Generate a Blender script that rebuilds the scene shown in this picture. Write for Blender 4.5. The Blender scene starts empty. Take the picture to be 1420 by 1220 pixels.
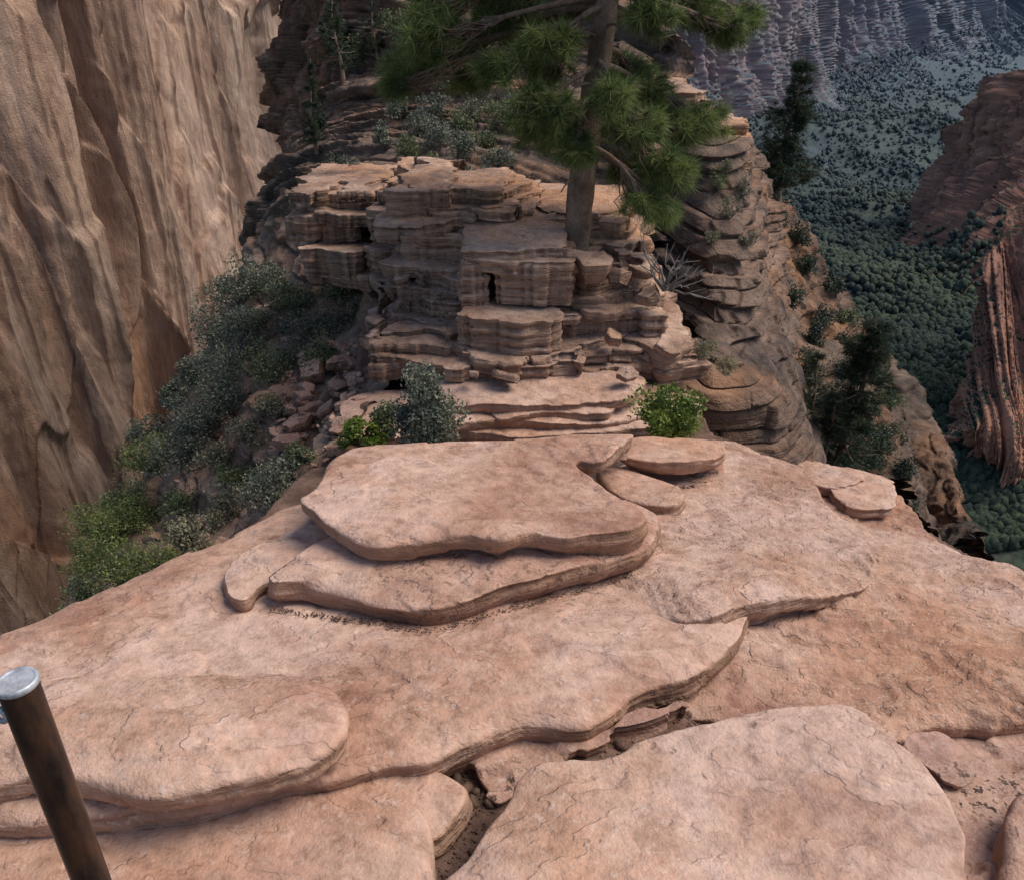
import bpy, math, numpy as np, time
from mathutils import Vector, Matrix
from mathutils.geometry import delaunay_2d_cdt
T00=time.time()
rng=np.random.default_rng(7)
scene=bpy.context.scene
TH=math.radians(29.5); CT,ST=math.cos(TH),math.sin(TH); F=1150.0
# ---------- survey helpers (photo bearing + true distance -> world) ----------
def ray(u,v):
    x=(u-710)/F; q=(610-v)/F
    return np.array([x, CT+q*ST, -ST+q*CT])
def at(u,v,Y):
    d=ray(u,v); return d*(Y/d[1])
def atz(u,v,z):
    d=ray(u,v); return d*(z/d[2])
def onpl(u,v,pl):
    a,b,c=pl; d=ray(u,v); return d*(a/(d[2]-b*d[1]-c*d[0]))
def proj(P):
    dep=P[...,1]*CT-P[...,2]*ST
    return 710+F*P[...,0]/dep, 610-F*(P[...,1]*ST+P[...,2]*CT)/dep, dep
# ---------- noise ----------
def h3(ix,iy,iz,seed):
    ix=ix.astype(np.int64);iy=iy.astype(np.int64);iz=iz.astype(np.int64)
    h=(ix*374761393+iy*668265263+iz*2147483647+seed*1274126177)&0xFFFFFFFF
    h=((h^(h>>13))*1274126177)&0xFFFFFFFF
    h=((h^(h>>16))*2246822519)&0xFFFFFFFF
    h=h^(h>>15)
    return (h&0xFFFFFF)/float(0xFFFFFF)
def vn(p,seed=0):
    f=np.floor(p); w=p-f; w=w*w*w*(w*(w*6-15)+10)
    i=f.astype(np.int64); x,y,z=i[...,0],i[...,1],i[...,2]
    r=0
    for a in (0,1):
        wa=w[...,0] if a else 1-w[...,0]
        for b in (0,1):
            wb=w[...,1] if b else 1-w[...,1]
            for c in (0,1):
                wc=w[...,2] if c else 1-w[...,2]
                r=r+wa*wb*wc*h3(x+a,y+b,z+c,seed)
    return r*2-1
def fbm(p,o=4,seed=0,g=.5):
    r=0;a=1;s=0
    for k in range(o):
        r=r+a*vn(p*(2.03**k)+k*17.3,seed+k*7); s+=a; a*=g
    return r/s*1.5
def p3(x,y,z=0): 
    x=np.asarray(x,float); return np.stack([x,np.asarray(y,float)+0*x,np.zeros_like(x)+z],-1)
def sst(a,b,x):
    t=np.clip((x-a)/(b-a),0,1); return t*t*(3-2*t)
def terr(t,w=.15):
    f=np.floor(t); return f+sst(1-w,1,t-f)
# ---------- mesh ----------
def mk(name,V,faces,mat,smooth=True,parent=None,matidx=None):
    me=bpy.data.meshes.new(name)
    V=np.ascontiguousarray(V,dtype=np.float32)
    if not isinstance(faces,(list,tuple)): faces=[faces]
    faces=[np.asarray(f,dtype=np.int32) for f in faces if len(f)]
    tot=[np.full(len(f),f.shape[1],dtype=np.int32) for f in faces]
    tot=np.concatenate(tot); idx=np.concatenate([f.ravel() for f in faces])
    me.vertices.add(len(V)); me.vertices.foreach_set("co",V.ravel())
    me.loops.add(len(idx)); me.loops.foreach_set("vertex_index",idx)
    me.polygons.add(len(tot))
    st=np.concatenate([[0],np.cumsum(tot)[:-1]]).astype(np.int32)
    me.polygons.foreach_set("loop_start",st); me.polygons.foreach_set("loop_total",tot)
    if smooth: me.polygons.foreach_set("use_smooth",np.ones(len(tot),dtype=bool))
    me.update(calc_edges=True); me.validate()
    for m in (mat if isinstance(mat,(list,tuple)) else [mat]): me.materials.append(m)
    ob=bpy.data.objects.new(name,me); scene.collection.objects.link(ob)
    if parent: ob.parent=parent
    return ob
class Acc:
    def __init__(s): s.V=[];s.T=[];s.Q=[];s.n=0
    def add(s,V,T=None,Q=None):
        if T is not None and len(T): s.T.append(np.asarray(T)+s.n)
        if Q is not None and len(Q): s.Q.append(np.asarray(Q)+s.n)
        s.V.append(V); s.n+=len(V)
    def make(s,name,mat,smooth=True,parent=None):
        fs=[]
        if s.T: fs.append(np.concatenate(s.T))
        if s.Q: fs.append(np.concatenate(s.Q))
        return mk(name,np.concatenate(s.V),fs,mat,smooth,parent)
def grid_faces(nr,nc):
    i=np.arange(nr-1)[:,None]*nc+np.arange(nc-1)[None,:]; i=i.ravel()
    return np.stack([i,i+1,i+nc+1,i+nc],-1)
# ---------- spline ----------
def cr(P,n,axis=0):
    P=np.moveaxis(np.asarray(P,float),axis,0); m=len(P)
    t=np.linspace(0,m-1-1e-9,n); i=t.astype(int); f=(t-i).reshape((-1,)+(1,)*(P.ndim-1))
    P0=P[np.clip(i-1,0,m-1)];P1=P[i];P2=P[np.clip(i+1,0,m-1)];P3=P[np.clip(i+2,0,m-1)]
    r=.5*((2*P1)+(-P0+P2)*f+(2*P0-5*P1+4*P2-P3)*f**2+(-P0+3*P1-3*P2+P3)*f**3)
    return np.moveaxis(r,0,axis)
def loft(net,nr,nc,disp,face_pt=(0,0,0)):
    G=cr(cr(np.array(net,float),nr,0),nc,1)
    a=np.gradient(G,axis=0);b=np.gradient(G,axis=1);n=np.cross(a,b)
    n/=np.linalg.norm(n,axis=-1,keepdims=True)+1e-9
    if np.mean(np.sum(n*(np.array(face_pt)-G),-1)/ (np.linalg.norm(G,axis=-1)+1e-6))<0: n=-n
    return disp(G,n)
def d_strata(A=.08,k=6.0,A0=.25,f0=.8,blk=2.2,seed=0,tilt=.05,fine=.02,warp=.05,b2=.6):
    def f(G,N):
        q0=G*f0; n0=fbm(q0,3,seed)
        G=G+N*(A0*(.5*n0+.5*terr(n0*2.5,.15)/2.5))[...,None]
        L=(G[...,2]+tilt*G[...,0]+warp*fbm(G*.7,2,seed+3))*k
        L=L+.7*vn(np.stack([L*0+3,L*.37,L*0],-1),seed+5)
        i=np.floor(L); w=L-i
        r1=h3(i,i*0,i*0,seed+11)
        s=(G[...,0]*.8+G[...,1]*.6)*blk*(.6+r1)+r1*13+.15*fbm(G*2,2,seed+9)
        j=np.floor(s); ws=s-j
        r2=h3(i,j,i*0,seed+17)
        edge=np.minimum(sst(0,.10,w),sst(0,.14,1-w))
        ed2=np.minimum(sst(0,.05,ws),sst(0,.05,1-ws))
        d=A*((r1-.5)*1.6+(r2-.5)*b2) - A*.8*(1-edge)*(.3+r1) - A*.35*(1-ed2)*(r2>.5)
        d=d+fine*fbm(G*8,4,seed+2)
        H=N.copy(); H[...,2]*=.25
        return G+H*d[...,None]
    return f
def d_wall(A,fx,fz,seed=0,steps=3.0,A2=None,ax=(.8,.6),fine=.05,crack=.5,m2=3.7,n3k=.35,z2=2.2,z3=5.,lean=0.,diag=0.):
    A2=A*.3 if A2 is None else A2
    def f(G,N):
        s=G[...,0]*ax[0]+G[...,1]*ax[1]+lean*G[...,2]
        q=np.stack([s*fx,s*0+.3,G[...,2]*fz],-1)
        wq=q+.3*np.stack([fbm(q*1.7,2,seed+1),0*s,fbm(q*1.7+9,2,seed+2)],-1)
        n=fbm(wq,2,seed)
        d=A*(.3*n+.7*terr(n*steps,.06)/steps)
        n2=fbm(np.stack([s*fx*m2,s*0,G[...,2]*fz*z2],-1)+.3*n[...,None],3,seed+5)
        d=d+A2*(.3*n2+.7*terr(n2*2.5,.08)/2.5)
        n3=fbm(np.stack([s*fx*m2*2.3,s*0+4,G[...,2]*fz*z3],-1)+.25*n2[...,None],3,seed+15)
        d=d+A2*n3k*terr(n3*2.,.1)/2.
        if diag:   # slanting exfoliation shelves: flat facets bounded by sharp oblique edges
            for (a1,a2,f1,kk) in ((1.,.42,.16,1.),(1.,-.30,.27,.6),(.35,1.,.10,.5)):
                t=(s*a1+G[...,2]*a2)*f1+1.1*n2+.6*n
                fr=t-np.floor(t); idx=np.floor(t)
                amp=h3(idx,idx*0,idx*0+3,seed+31)*(.5+.5*np.clip(1.6*vn(G*.07+f1*50,seed+33)+.5,-1,1))
                d=d+diag*kk*amp*(fr-sst(.93,1,fr))
        d=d+A2*fine*fbm(G*np.array([fx,fx,fx*.6])*9,4,seed+6)
        c=np.abs(vn(np.stack([s*fx*1.9+.5*n2,s*0+5,G[...,2]*fz*.7],-1),seed+8))
        d=d-A*crack*(1-sst(0,.05,c))
        H=N.copy(); H[...,2]*=.3
        return G+H*d[...,None]
    return f
# ---------- materials ----------
def nmat(name):
    m=bpy.data.materials.new(name); m.use_nodes=True; nt=m.node_tree
    b=nt.nodes["Principled BSDF"]; return m,nt,b
def mixc(nt,fac,a,b,mode='MIX'):
    n=nt.nodes.new('ShaderNodeMix'); n.data_type='RGBA'; n.blend_type=mode
    for s,v in ((0,fac),(6,a),(7,b)):
        if isinstance(v,bpy.types.NodeSocket): nt.links.new(v,n.inputs[s])
        elif isinstance(v,(int,float)): n.inputs[s].default_value=v
        else: n.inputs[s].default_value=(*v,1)
    return n.outputs[2]
def noi(nt,vec,scale,detail=4,rough=.55,dist=0.0):
    n=nt.nodes.new('ShaderNodeTexNoise'); n.inputs['Scale'].default_value=scale
    n.inputs['Detail'].default_value=detail; n.inputs['Roughness'].default_value=rough
    n.inputs['Distortion'].default_value=dist
    nt.links.new(vec,n.inputs['Vector']); return n.outputs['Fac']
def mp(nt,vec,sc,loc=(0,0,0)):
    n=nt.nodes.new('ShaderNodeMapping'); n.inputs['Scale'].default_value=sc; n.inputs['Location'].default_value=loc
    nt.links.new(vec,n.inputs['Vector']); return n.outputs[0]
def ramp(nt,fac,stops):
    n=nt.nodes.new('ShaderNodeValToRGB'); cr_=n.color_ramp
    while len(cr_.elements)<len(stops): cr_.elements.new(.5)
    for e,(p,c) in zip(cr_.elements,stops):
        e.position=p; e.color=(*c,1) if not isinstance(c,(int,float)) else (c,c,c,1)
    nt.links.new(fac,n.inputs[0]); return n.outputs[0]
def mth(nt,op,a,b=None,clamp=False):
    n=nt.nodes.new('ShaderNodeMath'); n.operation=op; n.use_clamp=clamp
    for i,v in enumerate((a,b)):
        if v is None: continue
        if isinstance(v,bpy.types.NodeSocket): nt.links.new(v,n.inputs[i])
        else: n.inputs[i].default_value=v
    return n.outputs[0]
def rock_mat(name,dark,mid,light,accent,side,sc=1.0,lichen=.5,strata=10.,bump=.4,bd=.02,sidemix=.7,streak=0,streakcol=(.05,.04,.04),stretch=1.0,fleck=0.0,lth=.5,acc=.75,point=.5,peel=0.,s1r=(.45,.62)):
    m,nt,b=nmat(name)
    tc=nt.nodes.new('ShaderNodeTexCoord').outputs['Object']
    geo=nt.nodes.new('ShaderNodeNewGeometry')
    v=mp(nt,tc,(1,1,stretch))
    n1=noi(nt,v,1.1*sc,6,.66)
    base=ramp(nt,n1,[(.34,dark),(.45,mid),(.56,light),(.68,mid)])
    n2=noi(nt,mp(nt,tc,(1,1,stretch),(31,7,3)),.55*sc,4,.62,.3)
    base=mixc(nt,ramp(nt,n2,[(.48,0.),(.64,acc)]),base,accent)
    n3=noi(nt,v,13*sc,5,.76)
    base=mixc(nt,1.,base,ramp(nt,n3,[(.3,(.60,.56,.53)),(.5,(1,1,1)),(.7,(1.27,1.25,1.22))]),'MULTIPLY')
    pf=None
    if peel:
        pf=noi(nt,mp(nt,tc,(1,1.35,1),(4,4,4)),1.7*sc,5,.55,.15)
        base=mixc(nt,.8*peel,base,ramp(nt,pf,[(.40,(.86,.80,.78)),(.406,(1.0,1.0,1.0)),(.487,(1.02,1.02,1.02)),(.493,(.92,.88,.86)),(.566,(.97,.93,.90)),(.572,(1.1,1.1,1.12))]),'MULTIPLY')
    sp=nt.nodes.new('ShaderNodeSeparateXYZ'); nt.links.new(geo.outputs['Normal'],sp.inputs[0])
    up=ramp(nt,mth(nt,'ABSOLUTE',sp.outputs[2]),[(.25,1.),(.8,0.)])
    sv=noi(nt,mp(nt,tc,(.8,.8,strata)),1.6*sc,4,.65)
    sidec=mixc(nt,ramp(nt,sv,[(.35,0.),(.62,1.)]),tuple(c*.5 for c in side),side)
    sidec=mixc(nt,ramp(nt,n2,[(.4,0.),(.6,.5)]),sidec,base)
    base=mixc(nt,mth(nt,'MULTIPLY',up,sidemix),base,sidec)
    if streak:
        s1=noi(nt,mp(nt,tc,(1,1,.07)),streak,5,.7,.4)
        s2=noi(nt,mp(nt,tc,(1,1,.4),(5,5,5)),streak*.25,2,.5,.3)
        f=mth(nt,'MULTIPLY',ramp(nt,s1,[(s1r[0],0.),(s1r[1],1.)]),ramp(nt,s2,[(.42,0.2),(.58,.9)]))
        base=mixc(nt,f,base,streakcol)
    if lichen:
        l1=noi(nt,tc,26*sc,3,.75); l2=noi(nt,mp(nt,tc,(1,1,1),(9,2,4)),1.6*sc,3,.6)
        f=mth(nt,'MULTIPLY',ramp(nt,l1,[(.54,0.),(.60,1.)]),ramp(nt,l2,[(lth,0.),(lth+.12,1.)]))
        f=mth(nt,'MULTIPLY',f,lichen)
        base=mixc(nt,f,base,(.06,.042,.034))
    if fleck:
        l1=noi(nt,mp(nt,tc,(1,1,1),(3,8,4)),38*sc,2,.6)
        f=mth(nt,'MULTIPLY',ramp(nt,l1,[(.60,0.),(.68,1.)]),ramp(nt,n2,[(.4,.2),(.55,1.)]))
        base=mixc(nt,mth(nt,'MULTIPLY',f,fleck),base,(.6,.5,.44))
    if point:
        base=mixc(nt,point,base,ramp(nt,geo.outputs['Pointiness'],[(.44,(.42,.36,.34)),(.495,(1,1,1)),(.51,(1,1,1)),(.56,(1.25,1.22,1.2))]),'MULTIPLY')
    nt.links.new(base,b.inputs['Base Color']); b.inputs['Roughness'].default_value=.9
    b.inputs['Specular IOR Level'].default_value=.15
    h=mth(nt,'ADD',noi(nt,v,8*sc,6,.66),mth(nt,'MULTIPLY',noi(nt,tc,75*sc,3,.65),.35))
    h=mth(nt,'ADD',h,mth(nt,'MULTIPLY',noi(nt,mp(nt,tc,(1,1,strata*.8)),3*sc,3,.6),mth(nt,'MULTIPLY',up,1.6)))
    if pf: h=mth(nt,'ADD',h,mth(nt,'MULTIPLY',ramp(nt,pf,[(.40,0.),(.408,.35),(.487,.35),(.495,.65),(.566,.65),(.574,1.)]),peel))
    bn=nt.nodes.new('ShaderNodeBump'); bn.inputs['Strength'].default_value=bump; bn.inputs['Distance'].default_value=bd
    nt.links.new(h,bn.inputs['Height']); nt.links.new(bn.outputs[0],b.inputs['Normal'])
    return m
def leaf_mat(name,dark,light,trans=.25,vein=None):
    m,nt,b=nmat(name)
    geo=nt.nodes.new('ShaderNodeNewGeometry')
    c=ramp(nt,geo.outputs['Random Per Island'],[(0,dark),(.75,light),(1,vein or light)])
    tc=nt.nodes.new('ShaderNodeTexCoord').outputs['Object']
    c=mixc(nt,.9,c,ramp(nt,noi(nt,tc,5,1),[(.35,(.6,.65,.7)),(.65,(1.3,1.25,1.1))]),'MULTIPLY')
    nt.links.new(c,b.inputs['Base Color']); b.inputs['Roughness'].default_value=.55
    b.inputs['Specular IOR Level'].default_value=.3
    tr=nt.nodes.new('ShaderNodeBsdfTranslucent'); nt.links.new(c,tr.inputs[0])
    mx=nt.nodes.new('ShaderNodeMixShader'); mx.inputs[0].default_value=trans
    nt.links.new(b.outputs[0],mx.inputs[1]); nt.links.new(tr.outputs[0],mx.inputs[2])
    nt.links.new(mx.outputs[0],nt.nodes['Material Output'].inputs[0])
    return m
SL=((.34,.185,.13),(.455,.28,.205),(.55,.38,.30),(.47,.265,.16),(.36,.21,.13))
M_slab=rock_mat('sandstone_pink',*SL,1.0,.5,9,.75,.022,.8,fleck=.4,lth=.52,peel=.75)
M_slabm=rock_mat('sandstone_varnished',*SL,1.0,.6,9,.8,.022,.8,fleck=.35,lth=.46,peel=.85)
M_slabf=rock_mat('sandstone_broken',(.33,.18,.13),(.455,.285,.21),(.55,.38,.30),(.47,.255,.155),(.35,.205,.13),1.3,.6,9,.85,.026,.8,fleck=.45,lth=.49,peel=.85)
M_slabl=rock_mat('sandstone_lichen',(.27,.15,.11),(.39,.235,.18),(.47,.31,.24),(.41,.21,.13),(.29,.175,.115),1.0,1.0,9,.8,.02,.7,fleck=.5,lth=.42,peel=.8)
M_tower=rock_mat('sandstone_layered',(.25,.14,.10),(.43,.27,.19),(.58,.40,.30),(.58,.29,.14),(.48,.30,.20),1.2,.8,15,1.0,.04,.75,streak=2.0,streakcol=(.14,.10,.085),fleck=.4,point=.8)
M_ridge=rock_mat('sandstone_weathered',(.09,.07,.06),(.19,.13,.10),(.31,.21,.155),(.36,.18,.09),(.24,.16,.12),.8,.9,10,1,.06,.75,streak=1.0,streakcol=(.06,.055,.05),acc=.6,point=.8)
M_shoul=rock_mat('sandstone_dark_ledges',(.07,.055,.045),(.14,.10,.075),(.23,.16,.12),(.34,.17,.085),(.18,.125,.095),.8,1.,10,1,.06,.75,streak=1.0,streakcol=(.05,.045,.04),acc=.7,point=.9)  # darker tones of the ridge sandstone
M_dirt=rock_mat('dirt_crack',(.08,.055,.04),(.15,.095,.07),(.22,.14,.11),(.15,.08,.055),(.15,.10,.07),3,.8,4,.8,.02,.4,point=0)
M_soil=rock_mat('slope_soil',(.14,.095,.07),(.27,.175,.125),(.40,.29,.22),(.33,.17,.11),(.22,.14,.10),1.5,.9,6,1,.05,.4)
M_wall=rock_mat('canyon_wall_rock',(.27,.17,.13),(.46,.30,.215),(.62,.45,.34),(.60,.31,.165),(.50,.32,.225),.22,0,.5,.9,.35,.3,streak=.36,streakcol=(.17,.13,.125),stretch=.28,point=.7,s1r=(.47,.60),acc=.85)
# ---------- slabs ----------
def resamp(ctrl,sp,smooth=True):
    c=np.asarray(ctrl,float)
    if smooth:
        n=len(c); t=np.linspace(0,n,n*24,endpoint=False); i=t.astype(int); f=(t-i)[:,None]
        P0=c[(i-1)%n];P1=c[i%n];P2=c[(i+1)%n];P3=c[(i+2)%n]
        c=.5*((2*P1)+(-P0+P2)*f+(2*P0-5*P1+4*P2-P3)*f**2+(-P0+3*P1-3*P2+P3)*f**3)
    d=np.linalg.norm(np.roll(c,-1,0)-c,axis=1); s=np.concatenate([[0],np.cumsum(d)]); L=s[-1]
    n=max(20,int(L/sp)); q=np.linspace(0,L,n,endpoint=False)
    cc=np.vstack([c,c[:1]])
    return np.stack([np.interp(q,s,cc[:,k]) for k in range(2)],-1)
def onrm(p,sm=2):
    t=np.roll(p,-2,0)-np.roll(p,2,0)
    for _ in range(sm): t=(np.roll(t,1,0)+2*t+np.roll(t,-1,0))/4
    t/=np.linalg.norm(t,axis=1,keepdims=True)+1e-9
    return np.stack([t[:,1],-t[:,0]],-1)
def slab_geo(ctrl,zf,T=.1,r=.03,sp=.02,gsp=.03,rough=.02,rf=4,uc=.05,sag=.012,sagw=.1,seed=0,smooth=True,m=8,sn=.010,chip=0,share=None):
    p=resamp(ctrl,sp,smooth)
    ar=np.sum(p[:,0]*np.roll(p[:,1],-1)-np.roll(p[:,0],-1)*p[:,1])
    if ar<0: p=p[::-1].copy()
    n=onrm(p)
    off0=rough*fbm(p3(p[:,0]*rf,p[:,1]*rf,seed*3.7),5,seed,.5)
    if chip: off0=off0+chip*terr(vn(p3(p[:,0]*5,p[:,1]*5,seed*1.3),seed+31)*2.2,.12)
    if share: off0=off0+share[0]*fbm(p3(p[:,0]*share[1],p[:,1]*share[1],share[2]*share[1]),3,99)
    p=p+n*off0[:,None]
    n=onrm(p,3); N=len(p)
    rv=.7+.6*vn(p3(p[:,0]*3,p[:,1]*3,seed),seed+4)
    rings=[]
    for ph in np.linspace(0,math.pi/2,6):
        rings.append((r*(1-math.sin(ph))*rv,r*(1-math.cos(ph))*rv,0.0 if ph==0 else math.sin(ph)))
    for k in range(1,m+1):
        t=k/m; rings.append((uc*sst(.3,1,np.array(t))*(.7+.6*vn(p3(p[:,0]*2,p[:,1]*2,9),seed+8)), r*rv+(T-r*rv)*t,1.0))
    V=[]
    for ins,dz,w in rings:
        off=-ins+w*sn*( 1.2*vn(p3(p[:,0]*2.0,p[:,1]*2.0,dz*40+seed),seed+2)+.5*vn(p3(p[:,0]*9,p[:,1]*9,dz*45),seed+3))
        q=p+n*np.reshape(off,(-1,1))
        z=zf(q[:,0],q[:,1])-dz-sag
        V.append(np.column_stack([q,z]))
    ring0=V[0][:,:2]; R=len(rings)
    Vs=np.concatenate(V); i=np.arange(N); Q=[]
    for k in range(R-1):
        a=k*N+i; b_=k*N+(i+1)%N; Q.append(np.stack([a,a+N,b_+N,b_],-1))
    Q=np.concatenate(Q)
    lo=ring0.min(0);hi=ring0.max(0)
    gx=np.arange(lo[0],hi[0],gsp);gy=np.arange(lo[1],hi[1],gsp)
    g=np.stack(np.meshgrid(gx,gy),-1).reshape(-1,2); g=g+rng.uniform(-.3,.3,g.shape)*gsp
    ins=np.zeros(len(g),bool); a=ring0;b2=np.roll(ring0,-1,0)
    for k in range(N):
        c=((a[k,1]>g[:,1])!=(b2[k,1]>g[:,1])); 
        if c.any():
            xi=a[k,0]+(g[:,1]-a[k,1])*(b2[k,0]-a[k,0])/(b2[k,1]-a[k,1]+1e-12); ins^=c&(g[:,0]<xi)
    g=g[ins]
    if len(g):
        D=np.empty(len(g))
        for s in range(0,len(g),4000):
            gg=g[s:s+4000]; D[s:s+4000]=np.sqrt(((gg[:,None,:]-ring0[None])**2).sum(-1).min(1))
        k=D>gsp*.45; g=g[k]; D=D[k]
    allv=[Vector(x) for x in ring0.tolist()]+[Vector(x) for x in g.tolist()]
    res=delaunay_2d_cdt(allv,[],[list(range(N))],1,1e-6)
    ov=np.array([list(x) for x in res[0]]); orig=res[3]; tri=np.array([f for f in res[2] if len(f)==3],dtype=int)
    mapi=np.empty(len(ov),int); extra=[]; nV=len(Vs)
    for k,o in enumerate(orig):
        if o and o[0]<N: mapi[k]=o[0]
        else:
            mapi[k]=nV+len(extra)
            dd=D[o[0]-N] if (o and o[0]-N<len(D)) else 0
            extra.append((ov[k,0],ov[k,1],dd))
    if extra:
        e=np.array(extra); z=zf(e[:,0],e[:,1])-sag*np.exp(-e[:,2]/sagw)
        Vs=np.vstack([Vs,np.column_stack([e[:,:2],z])])
    return Vs,(mapi[tri] if len(tri) else None),Q
def zplane(pl,amp=.018,f=1.3,te=.008,seed=0,tf=3.2):
    def z(x,y):
        q=p3(x*f,y*f,seed)
        a=fbm(q,3,seed)
        b=fbm(p3(x*1.3+.3*y,y*1.9,seed+5),4,seed+9,.45)
        return pl[0]+pl[1]*y+pl[2]*x+amp*a+te*terr(b*tf,.06)+.004*fbm(p3(x*6,y*8,1),4,seed+2,.5)
    return z
def pln(z0,s,Y0,c=0.): return (z0-s*Y0,s,c)
def slab(name,px,pl,mat=None,**k):
    seed=k.get('seed',1)
    za={a:k.pop(a) for a in ('amp','te','tf') if a in k}
    ctrl=[onpl(u,v,pl)[:2] for u,v in px]
    a=Acc(); a.add(*slab_geo(ctrl,zplane(pl,seed=seed,**za),**k))
    return a.make(name,mat or M_slab)
P_A=pln(-2.02,-.04,1.6,.01); P_B=pln(-2.15,-.05,1.5); P_C=pln(-1.96,-.12,1.7); P_D=pln(-2.12,-.2,1.95)
P_E=pln(-2.30,-.17,2.8); P_F=pln(-2.26,-.17,1.95,-.02); P_G=pln(-2.44,-.05,1.6); P_H=pln(-2.17,-.12,2.8); P_I=pln(-2.045,-.15,2.9)
slab('rock_slab',[(600,1230),(650,1175),(700,1110),(735,1052),(780,1036),(850,1032),(900,1003),(1000,978),(1100,965),(1190,975),(1245,1020),(1290,1060),(1322,1110),(1342,1180),(1350,1300),(1300,1500),(1000,1600),(700,1560),(560,1400)],P_A,T=.30,r=.04,gsp=.011,sp=.01,rough=.022,seed=3,sag=.018,sagw=.07,uc=.05,amp=.02,te=.006)
slab('rock_slab',[(-250,1040),(100,1030),(400,1040),(520,1082),(575,1108),(600,1160),(602,1230),(580,1330),(300,1500),(-300,1500)],P_B,T=.2,r=.025,gsp=.012,sp=.01,seed=5,sag=.010)
slab('rock_slab',[(500,1060),(560,1056),(605,1048),(645,1070),(650,1090),(632,1120),(598,1150),(560,1150),(500,1100)],pln(-2.16,0,1.6),T=.16,r=.025,gsp=.014,sp=.01,seed=6)
slab('rock_slab',[(-220,960),(0,940),(100,928),(165,938),(250,925),(340,918),(400,920),(455,936),(483,975),(474,1015),(420,1050),(330,1074),(250,1092),(200,1096),(120,1078),(40,1068),(-220,1075)],P_C,T=.17,r=.035,gsp=.012,sp=.01,seed=8,sag=.022,sagw=.07,uc=.13,rough=.018)
slab('rock_slab',[(-300,1040),(-200,910),(-60,890),(0,868),(80,838),(150,805),(225,772),(300,738),(410,690),(600,660),(800,680),(905,735),(975,765),(1015,790),(1043,822),(1040,855),(1015,890),(970,925),(905,940),(860,962),(815,985),(745,985),(690,993),(640,1020),(590,1040),(520,1045),(400,1070),(200,1110),(-100,1120)],P_D,T=.2,r=.045,gsp=.012,sp=.011,seed=11,sag=.028,sagw=.1,uc=.09,amp=.022,te=.010,rough=.02)
slab('rock_slab',[(860,640),(960,612),(1040,625),(1110,648),(1150,690),(1175,715),(1205,745),(1213,775),(1190,800),(1120,822),(1050,838),(960,860),(850,820),(800,720)],P_E,M_slabf,T=.15,r=.025,gsp=.015,sp=.012,seed=13,sag=.015,uc=.09,te=.013,amp=.014,rough=.02,tf=4)
slab('rock_slab',[(1000,612),(1060,618),(1130,640),(1200,655),(1250,680),(1310,725),(1360,755),(1430,790),(1560,840),(1650,960),(1500,965),(1420,972),(1350,976),(1290,972),(1240,1000),(1190,985),(1120,985),(1000,985),(940,970),(880,900),(860,780),(880,660)],P_F,M_slabf,T=.42,r=.04,gsp=.015,sp=.012,seed=15,sag=.02,uc=.09,te=.016,amp=.02,rough=.035,tf=5)
slab('rock_slab',[(1130,655),(1180,648),(1225,662),(1243,684),(1225,700),(1180,700),(1150,685)],pln(-2.62,-.1,4.2),T=.12,r=.015,gsp=.02,sp=.012,seed=16,chip=.02)
slab('rock_slab',[(1110,640),(1160,640),(1200,655),(1190,672),(1140,672),(1115,660)],pln(-2.60,-.1,4.3),T=.12,r=.015,gsp=.02,sp=.012,seed=116,chip=.02)
slab('rock_slab',[(1180,1010),(1420,1010),(1640,1000),(1700,1300),(1300,1400),(1200,1300)],P_G,M_slabl,T=.2,r=.03,gsp=.014,sp=.012,seed=17,te=.022,amp=.03,tf=4)
slab('rock_slab',[(1400,1130),(1440,1090),(1560,1080),(1600,1300),(1400,1300),(1390,1200)],pln(-2.28,0,1.5),T=.2,r=.04,gsp=.016,sp=.014,seed=18)
slab('rock_slab',[(1265,1025),(1300,1015),(1335,1040),(1350,1070),(1320,1080),(1285,1055)],pln(-2.39,0,1.5),M_slabl,T=.06,r=.01,gsp=.016,sp=.01,seed=19,chip=.01)
slab('rock_slab',[(640,1030),(700,1010),(800,1010),(900,985),(945,960),(960,985),(880,1010),(800,1050),(740,1080),(690,1110),(650,1080)],pln(-2.25,-.03,1.8),M_slabl,T=.1,r=.012,gsp=.014,sp=.01,seed=119,chip=.02,te=.02)
slab('rock_slab',[(312,792),(335,765),(390,735),(440,705),(520,700),(500,790),(420,800),(366,806),(340,826),(318,818)],pln(-2.24,-.14,2.9),M_slab,T=.16,r=.022,gsp=.014,sp=.01,seed=20)
slab('rock_slab',[(368,796),(400,775),(440,752),(500,720),(600,690),(800,680),(900,705),(915,730),(903,752),(860,770),(800,785),(740,800),(680,815),(640,828),(590,836),(540,828),(480,816),(420,806),(376,808)],P_H,M_slabm,T=.18,r=.028,gsp=.012,sp=.009,seed=21,uc=.11,rough=.014,sn=.012)
slab('rock_slab',[(418,690),(440,672),(468,625),(540,612),(700,606),(800,602),(880,600),(868,618),(838,640),(800,640),(840,668),(885,690),(903,712),(880,728),(800,738),(740,735),(690,745),(640,738),(560,745),(510,745),(470,730),(432,708)],P_I,M_slab,T=.14,r=.026,gsp=.012,sp=.009,seed=24,uc=.10,rough=.016,te=.009,sn=.012)
slab('rock_slab',[(852,612),(890,603),(960,604),(1002,612),(1003,626),(960,640),(900,638),(862,630)],pln(-2.33,-.1,3.8),T=.1,r=.022,gsp=.016,sp=.01,seed=26)
slab('rock_slab',[(825,648),(870,642),(925,660),(952,678),(935,695),(890,690),(850,675)],pln(-2.36,-.1,3.6),T=.13,r=.025,gsp=.016,sp=.01,seed=27)
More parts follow.
